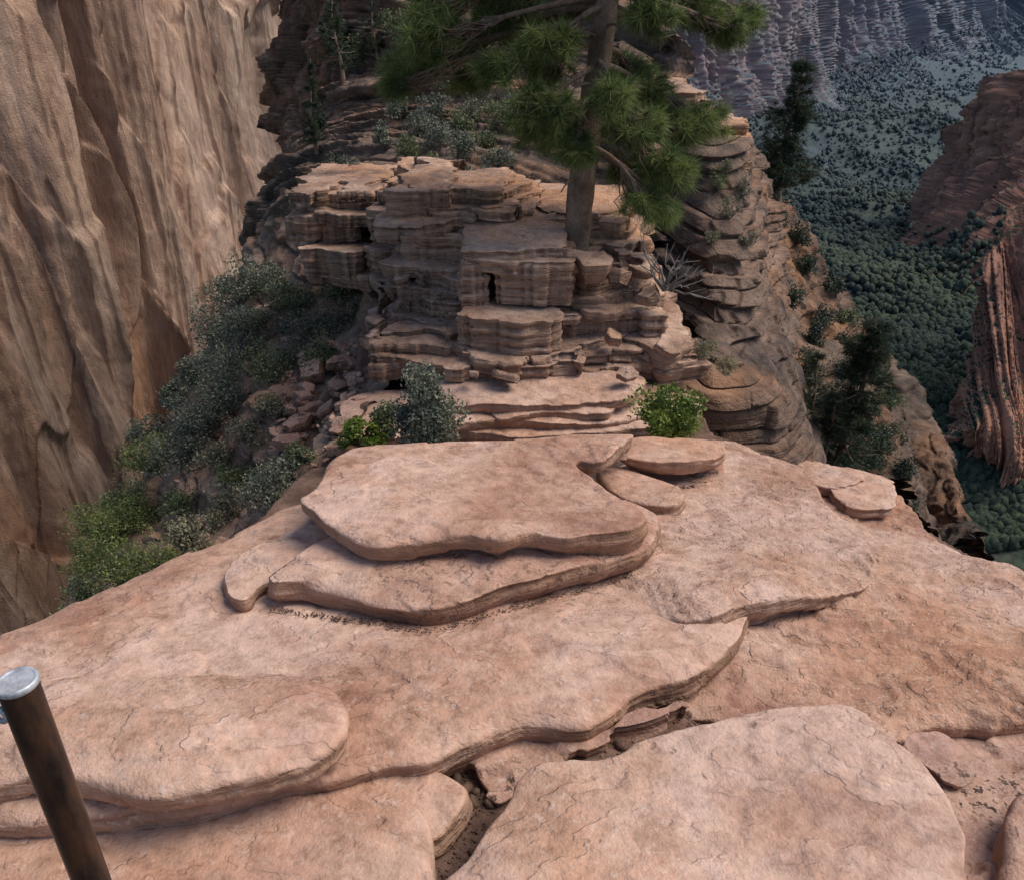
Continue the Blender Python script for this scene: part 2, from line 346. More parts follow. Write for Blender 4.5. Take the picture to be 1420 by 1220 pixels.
slab('rock_slab',[(905,640),(995,628),(1000,655),(960,668),(920,662)],pln(-2.46,-.1,3.8),M_slabl,T=.12,r=.02,gsp=.016,sp=.012,seed=28)
slab('rock_ledge',[(500,600),(640,596),(760,600),(900,592),(960,580),(960,545),(800,540),(500,545)],pln(-2.80,0,5.1),T=.18,r=.015,gsp=.03,sp=.012,seed=30,rough=.03)
slab('rock_ledge',[(600,585),(700,578),(800,580),(880,572),(905,560),(900,530),(700,525),(600,530)],pln(-2.72,0,5.1),T=.12,r=.015,gsp=.03,sp=.012,seed=31,uc=.06,rough=.03)
slab('rock_ledge',[(690,572),(760,566),(830,570),(850,560),(840,540),(700,540)],pln(-2.68,0,5.1),T=.06,r=.01,gsp=.03,sp=.012,seed=131,uc=.03,rough=.03)
slab('rock_ledge',[(610,553),(700,560),(800,556),(875,550),(880,520),(700,505),(610,510)],pln(-2.63,0,5.1),T=.1,r=.02,gsp=.025,sp=.012,seed=32,uc=.06,rough=.03)
# ---------- base ground of ridge ----------
def zb(X,Y):
    z=np.interp(Y,[0,1.2,2,2.8,3.9,5.2,6.5,8],[-2.25,-2.27,-2.33,-2.5,-2.76,-2.93,-2.9,-2.7])
    z=z-np.interp(X,[.6,1.0],[0,.28])*np.interp(Y,[2.3,2.8,3.5,4.6],[1,.6,.6,.2])
    xr=np.interp(Y,[0,3.5,4.5,5.4,6.5,8],[3.0,2.7,2.3,1.5,1.4,1.5])
    xl=np.interp(Y,[0,2.2,2.67,3.7,4.9,6.5,8],[-2.6,-2.25,-2.05,-1.55,-1.3,-1.3,-1.5])
    z=z-7*np.clip(X-xr,0,None)-4*np.clip(xl-X,0,None)
    return z+.03*fbm(p3(X*2,Y*2,3),5,77)
gx=np.linspace(-3.3,3.3,360);gy=np.linspace(-1.5,7,440); X,Y=np.meshgrid(gx,gy)
mk('ridge_ground',np.stack([X,Y,zb(X,Y)],-1).reshape(-1,3),grid_faces(440,360),M_dirt)
# ---------- layered stacks of broken beds ----------
def stack(acc,b,t,n,seed,depth=1.0,rough=.05,slope_jit=.04,gap=.012,gs=.05,split=.5,uc=.03,chip=.025,sn=.014,yj=.10,pw=.5,sh=.13,cq=1.):
    r_=np.random.default_rng(seed)
    B0=at(b[0],b[2],b[3]);B1=at(b[1],b[2],b[3]);T0=at(t[0],t[2],t[3]);T1=at(t[1],t[2],t[3])
    zb0=B0[2]; zt=T0[2]; w=.25+2.0*r_.uniform(0,1,n)**2; w/=w.sum(); zz=zb0+(zt-zb0)*np.concatenate([[0],np.cumsum(w)])
    for k in range(n):
        f=(zz[k+1]-zb0)/(zt-zb0); th=zz[k+1]-zz[k]
        jj=slope_jit*(1 if r_.random()<.7 else 2)
        x0=B0[0]+(T0[0]-B0[0])*f+r_.uniform(-1,1)*jj; x1=B1[0]+(T1[0]-B1[0])*f+r_.uniform(-1,1)*jj
        y=B0[1]+(T0[1]-B0[1])*f+r_.uniform(-1,1)*jj*.7
        W=x1-x0; nc=int(W/pw*r_.uniform(.3,1.3)) if r_.random()<split else 0
        cuts=[x0]+sorted((x0+W*r_.uniform(.12,.88,nc)).tolist())+[x1]
        for j in range(len(cuts)-1):
            a,c=cuts[j]+gap*(j>0),cuts[j+1]
            if c-a<.10: continue
            yy=y+(r_.uniform(-yj,yj*.7) if len(cuts)>2 else 0); q=min(.12,(c-a)*.14)*cq
            ctrl=[(a,yy+q*r_.uniform(.2,1.8)),(a+q*r_.uniform(.2,1.4),yy+r_.uniform(0,.03)),(a+(c-a)*r_.uniform(.35,.65),yy-r_.uniform(-.04,.06)),(c-q*r_.uniform(.2,1.4),yy+r_.uniform(0,.03)),(c,yy+q*r_.uniform(.2,2.)),(c+r_.uniform(-.05,.05),yy+depth),(a+r_.uniform(-.05,.05),yy+depth)]
            cx=r_.uniform(-.05,.05)
            zt_=zz[k+1]+(r_.uniform(-.03,.02) if len(cuts)>2 else 0)
            pl=(zt_-cx*(a+c)/2+.02*yy,-.02,cx)
            acc.add(*slab_geo(ctrl,zplane(pl,.006,2,.008,seed+k),T=th+.05,r=min(.012,th*.18),sp=.015,gsp=gs,rough=rough,rf=4.5,uc=min(uc,th*.35),sag=.003,seed=seed*10+k*3+j,smooth=False,m=max(5,min(18,int(th/.011))),sn=sn,chip=chip,share=(sh,1.6,zz[k])))
A=Acc()
stack(A,(505,640,532,5.5),(500,635,470,5.75),4,101,1.6)
stack(A,(530,660,480,5.9),(543,645,262,6.75),9,102,1.6,slope_jit=.10,split=.7)
stack(A,(628,812,530,5.5),(640,792,345,5.95),7,103,1.6,rough=.025,slope_jit=.02,split=.7,uc=.012,chip=.035,sn=.018,yj=.07,pw=.5,sh=.05,cq=.35)
stack(A,(640,1000,530,5.55),(780,965,490,5.75),3,104,1.6,sn=.02,split=.9,sh=.06,cq=.5)
stack(A,(780,965,490,5.8),(780,925,415,6.05),4,105,1.6,rough=.06,slope_jit=.08,split=.9)
stack(A,(780,925,415,6.1),(775,880,352,6.35),4,106,1.6,rough=.06,slope_jit=.08,split=.9)
stack(A,(600,900,350,6.5),(690,880,290,6.9),5,107,1.2,rough=.07,slope_jit=.08,split=.8)
stack(A,(640,790,345,6.5),(555,700,262,6.9),6,108,1.0,rough=.06,slope_jit=.10,uc=.05,split=.7)
stack(A,(420,545,400,7.4),(415,535,262,7.9),6,109,1.6,rough=.10,slope_jit=.10,uc=.05,split=.7)
stack(A,(500,575,330,7.0),(505,585,258,7.3),4,110,1.2,rough=.06,slope_jit=.07)
A.make('layered_rock_tower',M_tower)
print('tower',time.time()-T00)
# ---------- lofts ----------
def net(rows): return [[at(*c) for c in r] for r in rows]
def drop(row,dz,k=1.0): return [p*np.array([k,k,1])+np.array([0,0,-dz]) for p in row]
n=net([[(880,215,11),(930,205,9.6),(985,180,9.2),(1030,195,9.4),(1045,205,10.5),(1040,195,13)],
 [(880,330,9.6),(940,320,8.4),(990,300,8.1),(1045,315,8.4),(1068,330,9.6),(1065,330,13)],
 [(900,450,8.4),(950,440,7.4),(1005,430,7.2),(1060,440,7.6),(1088,450,8.9),(1080,430,13)],
 [(920,530,7.2),(960,530,6.4),(1010,530,6.3),(1075,530,6.7),(1104,520,8.2),(1096,510,13)],
 [(930,620,6.5),(970,620,6.2),(1030,620,6.2),(1105,630,6.5),(1145,630,7.7),(1140,610,12)],
 [(930,760,6.3),(980,760,6.0),(1060,760,6.0),(1140,760,6.3),(1190,760,7.4),(1180,740,11)]])
G_c1=loft(n,560,460,d_strata(.11,8,.16,1.1,1.1,201,fine=.012,b2=.9))
mk('rock_cliff',G_c1.reshape(-1,3),grid_faces(560,460),M_ridge)
A=Acc()
stack(A,(900,985,240,9.0),(915,975,124,9.8),8,120,2.0,rough=.12,slope_jit=.08,gs=.1)
stack(A,(950,1045,260,8.8),(955,1035,172,9.4),6,121,2.0,rough=.1,slope_jit=.08,gs=.1)
A.make('capstone_rock',M_tower)
n=net([[(1060,660,6.5),(1060,520,9),(1050,400,11),(1030,250,14)],
 [(1150,650,7.2),(1130,510,9.5),(1090,390,11.5),(1060,262,15)],
 [(1210,660,8.0),(1170,480,10.5),(1125,392,12.5),(1085,275,16)],
 [(1262,700,8.8),(1218,490,12),(1148,400,14),(1100,288,18)],
 [(1290,800,9.0),(1245,620,12.5),(1175,500,15),(1120,390,19)],
 [(1310,960,9.2),(1275,820,13),(1230,700,16),(1170,600,20)]])
n.append(drop(n[-1],30))
G_sh=loft(n,520,400,d_strata(.16,4.2,.30,.7,.8,205,fine=.05,b2=.9))
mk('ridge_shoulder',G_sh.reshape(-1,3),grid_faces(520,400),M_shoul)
n=net([[(0,980,2.2),(200,880,2.9),(420,740,3.9),(500,640,4.9),(540,540,5.7),(560,400,7.6),(570,300,9.5)],
 [(-60,915,2.5),(110,855,3.3),(305,755,4.2),(420,640,5.4),(460,530,6.6),(490,410,8.2),(490,300,10)],
 [(-120,960,2.9),(60,900,3.8),(230,780,5.1),(320,650,6.3),(370,530,7.8),(410,400,9.5),(440,275,11)],
 [(-100,1040,3.5),(30,960,4.5),(140,820,5.8),(200,690,7.2),(270,560,9),(325,430,11),(400,320,13)],
 [(-60,1150,4.0),(50,1080,5),(140,960,6.2),(190,850,7.6),(270,760,9.3),(340,700,11.5),(410,650,14)]])
n.append(drop(n[-1],12)); n.append(drop(n[-1],60))
G_ls=loft(n,420,420,d_strata(.16,4,.25,1.0,1.6,211,fine=.05))
mk('hillside_ground',G_ls.reshape(-1,3),grid_faces(420,420),M_soil)
n=net([[(395,420,16),(440,350,11),(560,340,9),(700,330,8.4),(850,330,8.4),(950,340,8.8),(1010,300,10)],
 [(388,280,20),(430,260,13),(560,245,10.5),(700,240,10),(850,225,10),(940,215,9.8),(1010,220,11)],
 [(382,150,30),(420,150,21),(560,150,15),(700,150,13),(850,130,13),(920,135,12),(970,160,12)],
 [(378,40,34),(410,40,25),(560,45,20),(700,60,18),(830,75,16),(900,105,14),(960,150,13.5)],
 [(374,-150,36),(410,-180,30),(560,-150,27),(690,-60,24),(800,20,20),(880,85,16),(955,150,14.5)]])
n.append([p+np.array([0,2.5,-3]) for p in n[-1]]); n.append([p+np.array([0,3,-40]) for p in n[-1]])
G_mr=loft(n,460,460,d_wall(.8,.5,.2,221,2.5,.5,fine=.18))
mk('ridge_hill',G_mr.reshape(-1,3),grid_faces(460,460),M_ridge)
cols=[(-500,20),(-200,27),(0,33),(120,37),(220,42),(320,47),(400,52),(470,60),(560,75)]
rows=[]
for z,k in ((30,1.06),(5,1.03),(-10,1.0),(-25,.98),(-45,.95),(-75,.93),(-160,.90)):
    rows.append([np.array([at(u,400,Y)[0]*k,Y*k,z]) for u,Y in cols])
G_w=loft(rows,900,900,d_wall(3.6,.10,.014,237,2.6,.7,ax=(.75,.66),fine=.16,crack=.45,m2=2.6,n3k=.4,z2=1.6,z3=3.,diag=1.5))
mk('canyon_wall',G_w.reshape(-1,3),grid_faces(900,900),M_wall)
print('lofts',time.time()-T00)
# ---------- distance ----------
def far_mat(name,rockd,rockl,green,gfac,haze,h0,h1,hm,sc,str_=.25,blot=None,hmin=0.):
    m,nt,b=nmat(name)
    tc=nt.nodes.new('ShaderNodeTexCoord').outputs['Object']; geo=nt.nodes.new('ShaderNodeNewGeometry')
    n1=noi(nt,mp(nt,tc,(1,1,str_)),sc,5,.65,.3)
    c=ramp(nt,n1,[(.3,rockd),(.5,rockl),(.6,tuple(x*.7 for x in rockl)),(.7,rockl)])
    n2=noi(nt,mp(nt,tc,(.15,.15,1)),sc*2,3,.6)
    c=mixc(nt,.7,c,ramp(nt,n2,[(.35,(.6,.6,.65)),(.6,(1.15,1.1,1.05))]),'MULTIPLY')
    sp=nt.nodes.new('ShaderNodeSeparateXYZ'); nt.links.new(geo.outputs['Normal'],sp.inputs[0])
    n3=noi(nt,tc,sc*3,4,.7)
    u=mth(nt,'ADD',mth(nt,'ABSOLUTE',sp.outputs[2]),mth(nt,'MULTIPLY',mth(nt,'SUBTRACT',n3,.5),1.2))
    g=ramp(nt,noi(nt,tc,sc*10,4,.8),[(.40,tuple(x*.4 for x in green)),(.60,tuple(x*1.9 for x in green))])
    g=mixc(nt,.9,g,ramp(nt,noi(nt,tc,.006,4,.6),[(.38,(.6,.65,.7)),(.6,(1.35,1.25,1.0))]),'MULTIPLY')
    if blot: g=mixc(nt,ramp(nt,noi(nt,tc,sc*2.2,5,.75),[(.55,0.),(.61,.75)]),g,blot)
    c=mixc(nt,ramp(nt,u,[(gfac,0.),(gfac+.15,1.)]),c,g)
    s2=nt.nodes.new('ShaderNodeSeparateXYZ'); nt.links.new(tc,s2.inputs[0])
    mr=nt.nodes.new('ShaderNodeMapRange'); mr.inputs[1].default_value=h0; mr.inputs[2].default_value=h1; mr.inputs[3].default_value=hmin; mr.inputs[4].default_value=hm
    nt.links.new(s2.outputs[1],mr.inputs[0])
    c=mixc(nt,mr.outputs[0],c,haze)  # aerial haze painted into the base colour, stronger with world Y
    nt.links.new(c,b.inputs['Base Color']); b.inputs['Roughness'].default_value=.95; b.inputs['Specular IOR Level'].default_value=.05
    return m
PAINTED_HAZE=(.16,.205,.255)  # blue-grey haze tint painted into all distant rock and forest colours
M_val=far_mat('valley_forest_floor',(.05,.04,.03),(.09,.06,.045),(.030,.040,.022),.0,PAINTED_HAZE,500,5500,.82,.008,1,(.072,.072,.048),hmin=.07)
M_tree=far_mat('distant_tree_cover',(.03,.04,.02),(.04,.05,.03),(.030,.040,.021),.0,PAINTED_HAZE,500,5500,.82,.02,1,hmin=.07)
M_fc=far_mat('far_cliff_rock',(.13,.07,.055),(.34,.19,.15),(.035,.05,.035),.62,PAINTED_HAZE,1000,5000,.88,.010,.10,hmin=.28)
M_rw=far_mat('red_wall_rock',(.10,.052,.038),(.38,.19,.125),(.030,.040,.024),.78,PAINTED_HAZE,500,4500,.5,.02,.2,hmin=.05)
rr=np.concatenate([[0],np.geomspace(60,14000,300)]); an=np.linspace(0,2*math.pi,481)
R,Aa=np.meshgrid(rr,an,indexing='ij'); X=R*np.sin(Aa);Y=R*np.cos(Aa)
def zval(X,Y):
    q=p3(X*.0022,Y*.0022,0)
    return -350+60*fbm(q,4,301)+16*fbm(q*6,3,302)+np.clip(Y-3500,0,None)*.02
Z=zval(X,Y)
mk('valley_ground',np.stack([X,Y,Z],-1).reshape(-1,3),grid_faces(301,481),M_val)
def vz(u,v):
    p=atz(u,v,-350.); return p+np.array([0,0,-30])
def dfar(A,f,fz,seed,ax=(1,.3)): return d_wall(A,f,fz,seed,2.5,A*.5,ax,fine=.25,crack=.3)
n=net([[(800,-100,2100),(880,-120,2200),(960,-120,2300),(1040,-100,2500),(1100,-60,2800),(1142,-30,3300),(1150,-30,4200)],
 [(800,20,2000),(880,20,2100),(960,30,2200),(1040,50,2400),(1100,50,2700),(1140,40,3100),(1150,30,4000)],
 [(800,140,1900),(880,150,2000),(960,165,2050),(1040,180,2200),(1095,150,2500),(1140,115,2900),(1155,90,3800)]])
n.append([vz(u,v) for u,v in ((800,300),(880,300),(960,290),(1050,260),(1120,210),(1175,160),(1190,120))])
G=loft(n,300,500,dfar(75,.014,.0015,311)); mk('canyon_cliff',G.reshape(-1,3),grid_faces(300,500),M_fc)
n=net([[(1080,-120,3200),(1150,-90,3400),(1210,-60,3600),(1290,-50,4000),(1370,-70,4800),(1460,-110,5000),(1650,-150,5000)],
 [(1080,30,3000),(1150,35,3200),(1210,25,3450),(1290,10,3850),(1370,-5,4600),(1460,-20,4700),(1650,-40,4700)],
 [(1080,120,2800),(1150,110,3000),(1210,95,3250),(1290,68,3650),(1370,45,4300),(1460,40,4400),(1650,30,4400)]])
n.append([vz(u,v)for u,v in ((1080,190),(1160,175),(1220,150),(1300,118),(1400,88),(1500,80),(1650,75))])
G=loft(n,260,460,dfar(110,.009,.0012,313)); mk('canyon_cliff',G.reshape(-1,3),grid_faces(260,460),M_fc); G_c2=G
n=net([[(1295,290,1600),(1330,222,1450),(1380,130,1300),(1450,80,1200),(1650,0,1100)],
 [(1275,360,1400),(1315,310,1250),(1365,270,1150),(1420,250,1050),(1600,250,950)]])
n.append([vz(u,v)+np.array([0,0,60]) for u,v in ((1235,430),(1270,440),(1300,470),(1350,520),(1500,580))])
n.append([vz(u,v) for u,v in ((1200,470),(1230,500),(1250,540),(1300,600),(1450,680))])
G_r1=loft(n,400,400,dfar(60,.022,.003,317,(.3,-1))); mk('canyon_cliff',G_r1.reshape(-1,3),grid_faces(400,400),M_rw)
n=net([[(1284,575,560),(1308,500,560),(1342,415,580),(1395,325,600),(1460,250,640),(1650,130,700)],
 [(1288,590,530),(1318,560,520),(1360,530,520),(1420,510,520),(1480,500,520),(1650,480,550)],
 [(1290,605,510),(1335,620,480),(1380,630,470),(1430,650,460),(1500,690,450),(1650,710,440)]])
n.append([vz(u,v) for u,v in ((1280,650),(1300,690),(1330,730),(1380,770),(1450,810),(1650,860))])
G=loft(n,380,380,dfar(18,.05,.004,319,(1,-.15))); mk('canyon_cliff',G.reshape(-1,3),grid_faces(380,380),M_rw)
a=np.linspace(0,2*math.pi,121); V=[]
for z,rx,ry in ((-6,2.2,4),(-12,4,6),(-60,12,20),(-200,40,60),(-400,90,120)):
    V.append(np.stack([rx*np.cos(a)+.5,3+ry*np.sin(a),a*0+z],-1))
mk('ridge_massif',np.concatenate(V),grid_faces(5,121),M_ridge)
# ---------- vegetation ----------
def tube(path,rad,ns=8,bump=0,seed=0):
    P=np.asarray(path,float); n=len(P); T=np.gradient(P,axis=0); T/=np.linalg.norm(T,axis=1,keepdims=True)+1e-9
    ref=np.array([.31,.95,.02]); A_=np.cross(T,ref); A_/=np.linalg.norm(A_,axis=1,keepdims=True)+1e-9; B_=np.cross(T,A_)
    a=np.linspace(0,2*math.pi,ns,endpoint=False)
    rad=np.broadcast_to(rad,(n,))[:,None,None]
    D=A_[:,None]*np.cos(a)[None,:,None]+B_[:,None]*np.sin(a)[None,:,None]
    V=P[:,None]+D*rad
    if bump: V=V+D*(bump*fbm(V*np.array([14,14,4]),3,seed))[...,None]
    V=V.reshape(-1,3); i=np.arange(n-1)[:,None]*ns; j=np.arange(ns)[None]
    q=np.stack([i+j,i+(j+1)%ns,i+ns+(j+1)%ns,i+ns+j],-1).reshape(-1,4)
    return V,None,q
def unit(n_,r): 
    v=r.normal(size=(n_,3)); return v/np.linalg.norm(v,axis=1,keepdims=True)
def leaves(C,L,W,r,up=.4,dirs=None):
    n_=len(C); d=unit(n_,r) if dirs is None else dirs
    d=d+np.array([0,0,up*.5]); d/=np.linalg.norm(d,axis=1,keepdims=True)
    s=np.cross(d,unit(n_,r)); s/=np.linalg.norm(s,axis=1,keepdims=True)+1e-9
    l=(L*r.uniform(.6,1.3,n_))[:,None]; w=(W*r.uniform(.7,1.2,n_))[:,None]
    V=np.stack([C-d*l*.5,C+s*w*.5,C+d*l*.5,C-s*w*.5],1).reshape(-1,3)
    return V,None,np.arange(n_*4).reshape(-1,4)
M_bark=rock_mat('pine_bark',(.11,.075,.055),(.25,.175,.13),(.40,.29,.215),(.20,.12,.075),(.30,.21,.155),6,0,.4,1.0,.02,.4,point=0)
M_twig=rock_mat('grey_twig',(.10,.09,.08),(.2,.18,.16),(.3,.27,.24),(.2,.17,.14),(.2,.18,.16),8,0,.4,.6,.01,.5,point=0)
def shrub(base,h,w,nl,L,mat,seed,lumps=14,name='shrub',wid=.5,up=.4,shell=.55):
    r=np.random.default_rng(seed); base=np.asarray(base,float)
    par=bpy.data.objects.new(name,None); scene.collection.objects.link(par)
    c=unit(lumps,r)*r.uniform(.2,.8,(lumps,1)); c[:,2]=np.abs(c[:,2])*.9+.15
    cen=base+np.stack([c[:,0]*w*.5,c[:,1]*w*.5,c[:,2]*h*.8],-1)
    rad=r.uniform(.16,.38,lumps)*min(w,h*1.2)*.75
    k=r.integers(0,lumps,nl); u_=unit(nl,r); q=r.random(nl)**.5
    C=cen[k]+u_*(rad[k]*(shell+(1-shell)*q)*r.uniform(.7,1.2,nl))[:,None]*np.array([1,1,.85])
    C=C[C[:,2]>base[2]-.05*h]
    a=Acc(); a.add(*leaves(C,L,L*wid,r,up)); a.make('foliage',mat,False,par)
    t=Acc()
    for i in range(lumps):
        P=np.linspace(0,1,5)[:,None]; pth=base+(cen[i]-base)*P+unit(5,r)*.04*w*P
        t.add(*tube(pth,np.linspace(.014,.004,5)*max(.5,w),5))
    t.make('stems',M_twig,True,par); return par
L_blue=leaf_mat('leaf_bluegreen',(.06,.075,.05),(.20,.215,.16),.18,(.29,.29,.22))
L_bright=leaf_mat('leaf_bright',(.07,.10,.025),(.23,.28,.095),.3,(.33,.33,.15))
L_green=leaf_mat('leaf_green',(.055,.075,.035),(.17,.20,.10),.25,(.26,.26,.15))
L_lime=leaf_mat('leaf_lime',(.05,.09,.012),(.19,.26,.05),.3,(.30,.31,.09))
L_olive=leaf_mat('leaf_olive',(.07,.075,.05),(.23,.215,.145),.2,(.33,.28,.19))
L_dark=leaf_mat('leaf_dark',(.02,.032,.02),(.065,.085,.055),.15,(.11,.12,.08))
L_grass=leaf_mat('dry_grass',(.18,.15,.09),(.36,.31,.2),.2,(.42,.36,.24))
M_needle=leaf_mat('pine_needle',(.055,.09,.025),(.20,.26,.085),.4,(.31,.33,.14))
M_needled=leaf_mat('pine_needle_dark',(.015,.03,.015),(.05,.075,.04),.2,(.08,.095,.05))
shrub(at(592,622,4.5),.78,.48,10500,.027,L_blue,1,40)
shrub(at(932,606,4.6),.46,.56,4800,.034,L_lime,2,24)
shrub(at(500,614,4.7),.22,.36,1800,.034,L_lime,3,12)
shrub(at(535,602,4.8),.32,.26,1500,.03,L_green,4,12)
shrub(at(978,492,5.9),.24,.28,1500,.04,L_grass,5,10,'dry_bush',.12,1.2)
shrub(at(1010,520,5.9),.2,.24,1100,.04,L_grass,6,10,'dry_bush',.12,1.2)
def near(G,u,v):
    U,V_,D=proj(G); ok=(D>0)
    e=(U-u)**2+(V_-v)**2; e=np.where(ok,e,1e12); c=e<e.min()+30
    idx=np.argmin(np.where(c,D,1e9)); return G.reshape(-1,3)[idx]
LS=[(150,745,110,95,L_bright),(215,790,130,90,L_bright),(175,700,70,60,L_green),(260,760,90,60,L_olive),(120,830,60,60,L_green),
(210,650,90,70,L_bright),(250,640,90,70,L_blue),(300,560,110,90,L_blue),(270,600,90,80,L_blue),(350,610,60,50,L_olive),(330,500,110,90,L_blue),
(380,520,90,70,L_green),(420,470,100,60,L_olive),(400,430,110,60,L_green),(330,420,90,90,L_blue),(370,400,80,50,L_blue),(300,470,70,70,L_blue),(440,500,70,50,L_green),
(470,450,80,50,L_olive),(480,410,60,50,L_green),(380,570,50,50,L_olive),(320,710,90,70,L_olive),(380,690,110,80,L_blue),(410,640,70,40,L_green),(420,700,60,50,L_blue),
(330,660,60,40,L_green),(250,700,70,50,L_green),(290,790,70,30,L_blue),(185,610,60,60,L_blue),(230,560,50,70,L_blue),(340,460,70,60,L_blue),(510,390,50,40,L_olive),(300,640,60,50,L_olive),(170,800,80,60,L_green),(60,880,70,40,L_blue),(110,860,60,40,L_green),(40,900,50,30,L_olive),(270,530,60,60,L_blue),(200,720,70,50,L_bright),(130,780,70,60,L_bright)]
for i,(u,v,w,h,mt) in enumerate(LS):
    p=near(G_ls,u,v); d=p[1]*CT-p[2]*ST; s=d/F
    w*=1.15; h*=1.15
    shrub(p-np.array([0,0,.03]),h*s,w*s,int(900+w*h*.24),max(.024,4.2*s),mt,100+i,16,wid=.5)
MR=[(600,200,60,50,L_blue),(640,215,60,60,L_blue),(670,200,60,50,L_green),(690,170,70,50,L_green),(580,180,50,50,L_blue),(650,160,70,50,L_olive),(620,130,80,50,L_green),
(700,250,50,35,L_olive),(660,250,60,40,L_blue),(460,250,50,60,L_dark),(480,240,40,50,L_blue),(470,80,60,90,L_dark),(440,190,30,70,L_dark),(500,90,50,70,L_green),(545,160,50,50,L_blue),(720,150,60,40,L_blue),(760,130,60,40,L_green),(550,60,60,60,L_green),
(560,250,50,30,L_olive),(530,200,40,50,L_blue),(880,120,40,20,L_olive),(590,240,50,40,L_green),(620,245,50,50,L_blue),(600,160,60,50,L_blue),(570,215,50,50,L_green),(640,180,60,50,L_green),(690,225,60,40,L_blue),(730,190,50,40,L_olive),(590,110,60,50,L_blue),(660,110,60,50,L_green)]
for i,(u,v,w,h,mt) in enumerate(MR):
    p=near(G_mr,u,v); d=p[1]*CT-p[2]*ST; s=d/F
    shrub(p-np.array([0,0,.03]),h*s,w*s,int(800+w*h*.25),3.8*s,mt,200+i,13)
SH=[(1130,470,60,60,L_dark),(1120,520,60,70,L_dark),(1150,560,60,60,L_dark),(1200,600,90,60,L_dark),(1160,400,50,40,L_dark),(1200,640,80,50,L_dark),(1180,640,80,50,L_dark),(1220,620,50,60,L_dark),(1110,570,50,50,L_dark),(1240,560,40,40,L_green),(1250,700,50,40,L_dark),
(1140,440,50,40,L_dark),(1190,480,60,50,L_dark),(1210,520,50,50,L_dark),(1170,520,60,50,L_dark),(1230,600,50,40,L_olive),(1250,650,50,40,L_dark),(1105,330,40,40,L_dark),(1120,370,40,40,L_dark),(1080,310,40,40,L_dark),(1175,440,40,30,L_green),(1100,420,50,50,L_dark),(1290,760,60,40,L_dark),(1320,790,60,50,L_green),(1270,730,50,40,L_dark)]
for i,(u,v,w,h,mt) in enumerate(SH):
    p=near(G_sh,u,v); d=p[1]*CT-p[2]*ST; s=d/F
    shrub(p-np.array([0,0,.05]),h*s,w*s,int(800+w*h*.25),3.8*s,mt,300+i,13)
C1=[(1010,300,50,50,L_olive),(1035,270,40,40,L_olive),(985,330,40,25,L_olive),(1010,240,40,30,L_olive),(1040,340,30,25,L_olive),(1000,260,40,40,L_green)]
for i,(u,v,w,h,mt) in enumerate(C1):
    p=near(G_c1,u,v); d=p[1]*CT-p[2]*ST; s=d/F
    shrub(p,h*s,w*s,700,4*s,mt,350+i,9,wid=.3)
def tufts(acc,pts,dirs,K,L,W,r):
    n_=len(pts); P=np.repeat(pts,K,0); D=np.repeat(dirs,K,0)*.75+unit(n_*K,r)
    D/=np.linalg.norm(D,axis=1,keepdims=True)
    l=(L*r.uniform(.7,1.15,n_*K))[:,None]; s=np.cross(D,unit(n_*K,r)); s/=np.linalg.norm(s,axis=1,keepdims=True)+1e-9
    back=-np.repeat(dirs,K,0)*r.uniform(0,.6,(n_*K,1))*L
    P=P+back
    V=np.stack([P+s*W*.5,P-s*W*.5,P+D*l+np.array([0,0,-.1*L])],1).reshape(-1,3)
    acc.add(V,np.arange(n_*K*3).reshape(-1,3))
par=bpy.data.objects.new('pine_tree',None); scene.collection.objects.link(par)
r=np.random.default_rng(5); YT=6.55
tp=[at(793,352,YT),at(800,320,YT),at(806,260,YT),at(817,180,YT+.02),at(832,80,YT),at(842,0,YT-.02)]
top=tp[-1]; 
for k in range(1,6): tp.append(top+np.array([.04*k,.05*math.sin(k),.42*k]))
tp=cr(np.array(tp),60); rad=np.interp(np.linspace(0,1,60),[0,.06,.2,.45,1],[.15,.110,.098,.085,.012])
wood=Acc(); wood.add(*tube(tp,rad,24,.016,4))
CL=[(600,15,50,-.2),(560,95,38,.1),(640,60,50,.2),(590,55,40,-.3),(690,95,38,-.4),(750,150,48,-.5),(740,40,50,.3),(690,15,48,0),(790,30,45,.5),(775,185,40,-.3),
(850,135,42,-.5),(905,125,42,.2),(885,180,46,-.4),(940,175,46,.1),(982,168,32,.2),(925,235,42,-.2),(895,285,36,-.3),(880,240,34,.2),(960,15,42,.2),(1010,40,34,.1),(905,15,42,-.3),(755,100,40,.3),(1035,25,24,.3),(925,295,22,0),(800,210,28,-.5),(650,110,25,.2),(545,120,20,0),(830,165,30,.4),(730,180,30,.1),(760,60,40,-.4),(870,100,34,.3),
(620,-60,60,.2),(720,-70,70,-.3),(820,-60,60,.5),(900,-80,60,-.2),(980,-60,50,.3),(860,-180,90,0),(760,-170,80,.4),(940,-190,70,.3),(840,-330,80,0),(880,-430,60,.1)]
ned=Acc()
